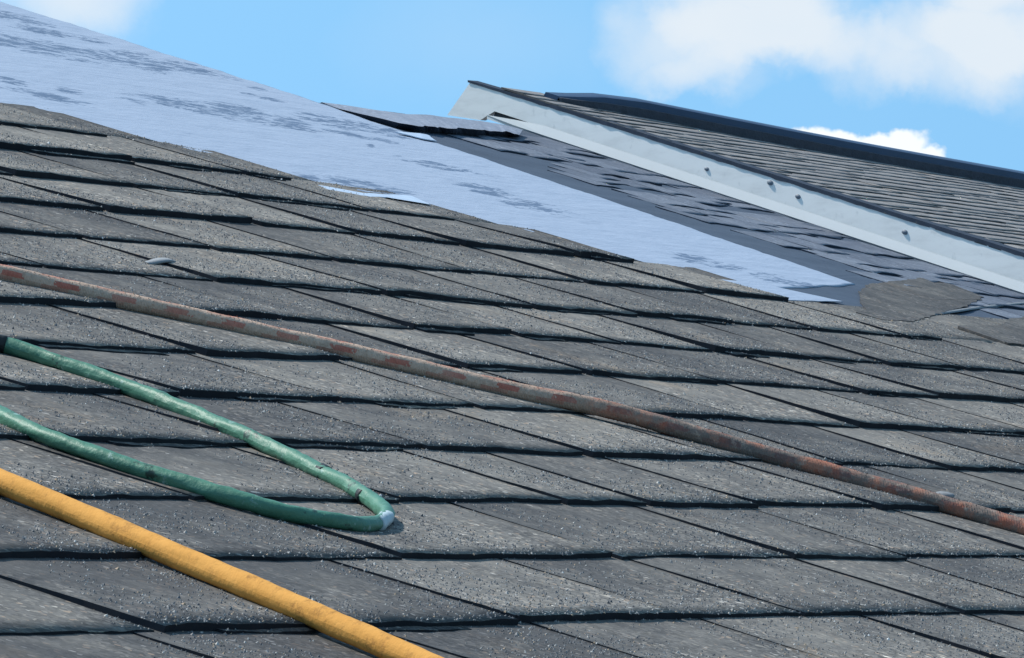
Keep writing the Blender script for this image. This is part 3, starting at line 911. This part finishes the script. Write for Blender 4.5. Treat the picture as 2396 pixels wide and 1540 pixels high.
def rest(o, label, cat, at):
    """move a mesh's origin to its base point and describe it"""
    o.data.transform(Matrix.Translation(-at)); o.location = at
    o['label'] = label; o['category'] = cat
    return o


ORANGE = [(-0.80, 0.66), (-0.85, 0.54), (-0.9, 0.423), (-0.93, 0.354), (-0.96, 0.286), (-0.984, 0.213), (-1.009, 0.142), (-1.035, 0.072), (-1.06, 0.002), (-1.081, -0.052), (-1.103, -0.106), (-1.126, -0.162), (-1.15, -0.24), (-1.18, -0.36)]
p = catmull([pw(a, u, 0.013) for a, u in ORANGE], 0.004)
rest(tube('orange_rope', p, 0.0079, M_ORG, 32, 0.065, 3.0, fuzz=0), 'thick smooth orange rope running straight down the grey shingles', 'rope', pw(-1.0, 0.15, 0.0))

RED = [(-0.75, 1.50), (-0.45, 1.34), (-0.20, 1.19), (-0.03, 1.075), (0.03, 1.025), (0.087, 0.975), (0.132, 0.935), (0.171, 0.901), (0.235, 0.846), (0.297, 0.791), (0.357, 0.735), (0.417, 0.676), (0.474, 0.614), (0.527, 0.549), (0.573, 0.482), (0.598, 0.44), (0.626, 0.385), (0.641, 0.347), (0.654, 0.308), (0.669, 0.249), (0.676, 0.208), (0.68, 0.16), (0.683, 0.08), (0.685, -0.03), (0.69, -0.25), (0.70, -0.55)]
pts = []
for a, u in RED:
    lift = 0.004 * math.exp(-((u - 0.53) / 0.05) ** 2)
    pts.append(pw(a, u, 0.0118 + lift))
p = catmull(pts, 0.004)
ro = tube('red_flecked_rope', p, 0.0074, M_RED, 22, 0.10, 8.0, fuzz=7000, fuzz_len=0.0013)
rest(ro, 'fuzzy grey rope with red flecks and a rusty brown end crossing the shingles', 'rope', pw(0.45, 0.65, 0.0))
g = Geo()
c_ = pw(0.680, 0.292, 0.0155)
bm = bmesh.new(); bmesh.ops.create_icosphere(bm, subdivisions=2, radius=1.0)
idx = {}
for v in bm.verts:
    q_ = v.co * (1 + 0.25 * nz(v.co.x * 2, v.co.y * 2, v.co.z * 2))
    idx[v.index] = g.vert(c_ + Vector((q_.x * 0.0045, q_.y * 0.014, q_.z * 0.0042)) - Vector(ro.location))
for f in bm.faces: g.face([idx[v.index] for v in f.verts])
bm.free()
kn = g.build('grey_tape_lump', [M_SCRAP], None, True); kn.parent = ro

GREEN = [(-0.50, 0.685), (-0.406, 0.695), (-0.342, 0.699), (-0.290, 0.692), (-0.279, 0.664), (-0.281, 0.632), (-0.283, 0.601), (-0.290, 0.561), (-0.308, 0.511), (-0.333, 0.457), (-0.358, 0.409), (-0.385, 0.363), (-0.42, 0.312), (-0.447, 0.281), (-0.477, 0.252), (-0.507, 0.230), (-0.549, 0.213), (-0.586, 0.205), (-0.614, 0.208), (-0.636, 0.220), (-0.658, 0.239), (-0.673, 0.268), (-0.680, 0.303), (-0.684, 0.337), (-0.684, 0.374), (-0.678, 0.415), (-0.662, 0.45), (-0.621, 0.515), (-0.58, 0.584), (-0.62, 0.645), (-0.74, 0.69), (-1.0, 0.72)]
p = catmull([pw(a, u, 0.010) for a, u in GREEN], 0.0035)
# thinner at the bend, dark bare end at the far left
S = [0.0]
for i in range(1, len(p)): S.append(S[-1] + (p[i] - p[i - 1]).length)


def s_near(a, u):
    t = pw(a, u, 0.010)
    return S[min(range(len(p)), key=lambda i: (p[i] - t).length)]


sb = s_near(-0.549, 0.213)
grad = lambda s: 0.0060 * (1 - 0.16 * math.exp(-((s - sb) / 0.06) ** 2))
gh = tube('green_hose', p, grad, M_GRN, 20, 0.20, 5.0)
rest(gh, 'shiny scuffed green hose doubled back in a narrow loop on the shingles', 'hose', pw(-0.5, 0.4, 0.0))


def band(name, s0, s1, extra, material):
    q_ = [x for x, s in zip(p, S) if s0 <= s <= s1]
    o = tube(name, q_, lambda s: grad(s0 + s) + extra, material, 20, 0.26, 5.0)
    o.data.transform(Matrix.Translation(-Vector(gh.location))); o.parent = gh
    return o


for a, u, hw in ((-0.282, 0.601, 0.003), (-0.402, 0.340, 0.004), (-0.449, 0.279, 0.007)):
    s0 = s_near(a, u); band('tape_band', s0 - hw, s0 + hw, 0.0001, M_BLK)
band('whitened_bend', sb - 0.030, sb + 0.020, 0.0004, M_BEND)
band('dark_sleeve', 0.0, s_near(-0.281, 0.682), 0.0006, M_BLK)

# ------------------------------------------------------------------ a loose curled chip
g = Geo()
K = 10
r0, r1 = [], []
for i in range(K + 1):
    t = i / K
    a = 0.60 + 0.085 * t; u = 1.052 + 0.014 * t
    h = 0.0062 + 0.0036 * math.sin(math.pi * t)
    r0.append(g.vert(pw(a, u - 0.005 * math.sin(math.pi * min(1, t + 0.1)), h))); r1.append(g.vert(pw(a + 0.004, u + 0.006, h)))
lo0 = [g.vert(Vector(g.v[v]) - pw(0, 0, 0.0018)) for v in r0]; lo1 = [g.vert(Vector(g.v[v]) - pw(0, 0, 0.0018)) for v in r1]
for i in range(K):
    g.quad(r0[i], r0[i + 1], r1[i + 1], r1[i]); g.quad(lo0[i], lo0[i + 1], r0[i + 1], r0[i]); g.quad(r1[i], r1[i + 1], lo1[i + 1], lo1[i]); g.quad(lo1[i], lo1[i + 1], lo0[i + 1], lo0[i])
rest(g.build('shingle_chip', [M_SCRAP], None, True), 'small pale curled shingle chip lying above the flecked rope', 'debris', pw(0.65, 1.055, 0.0))
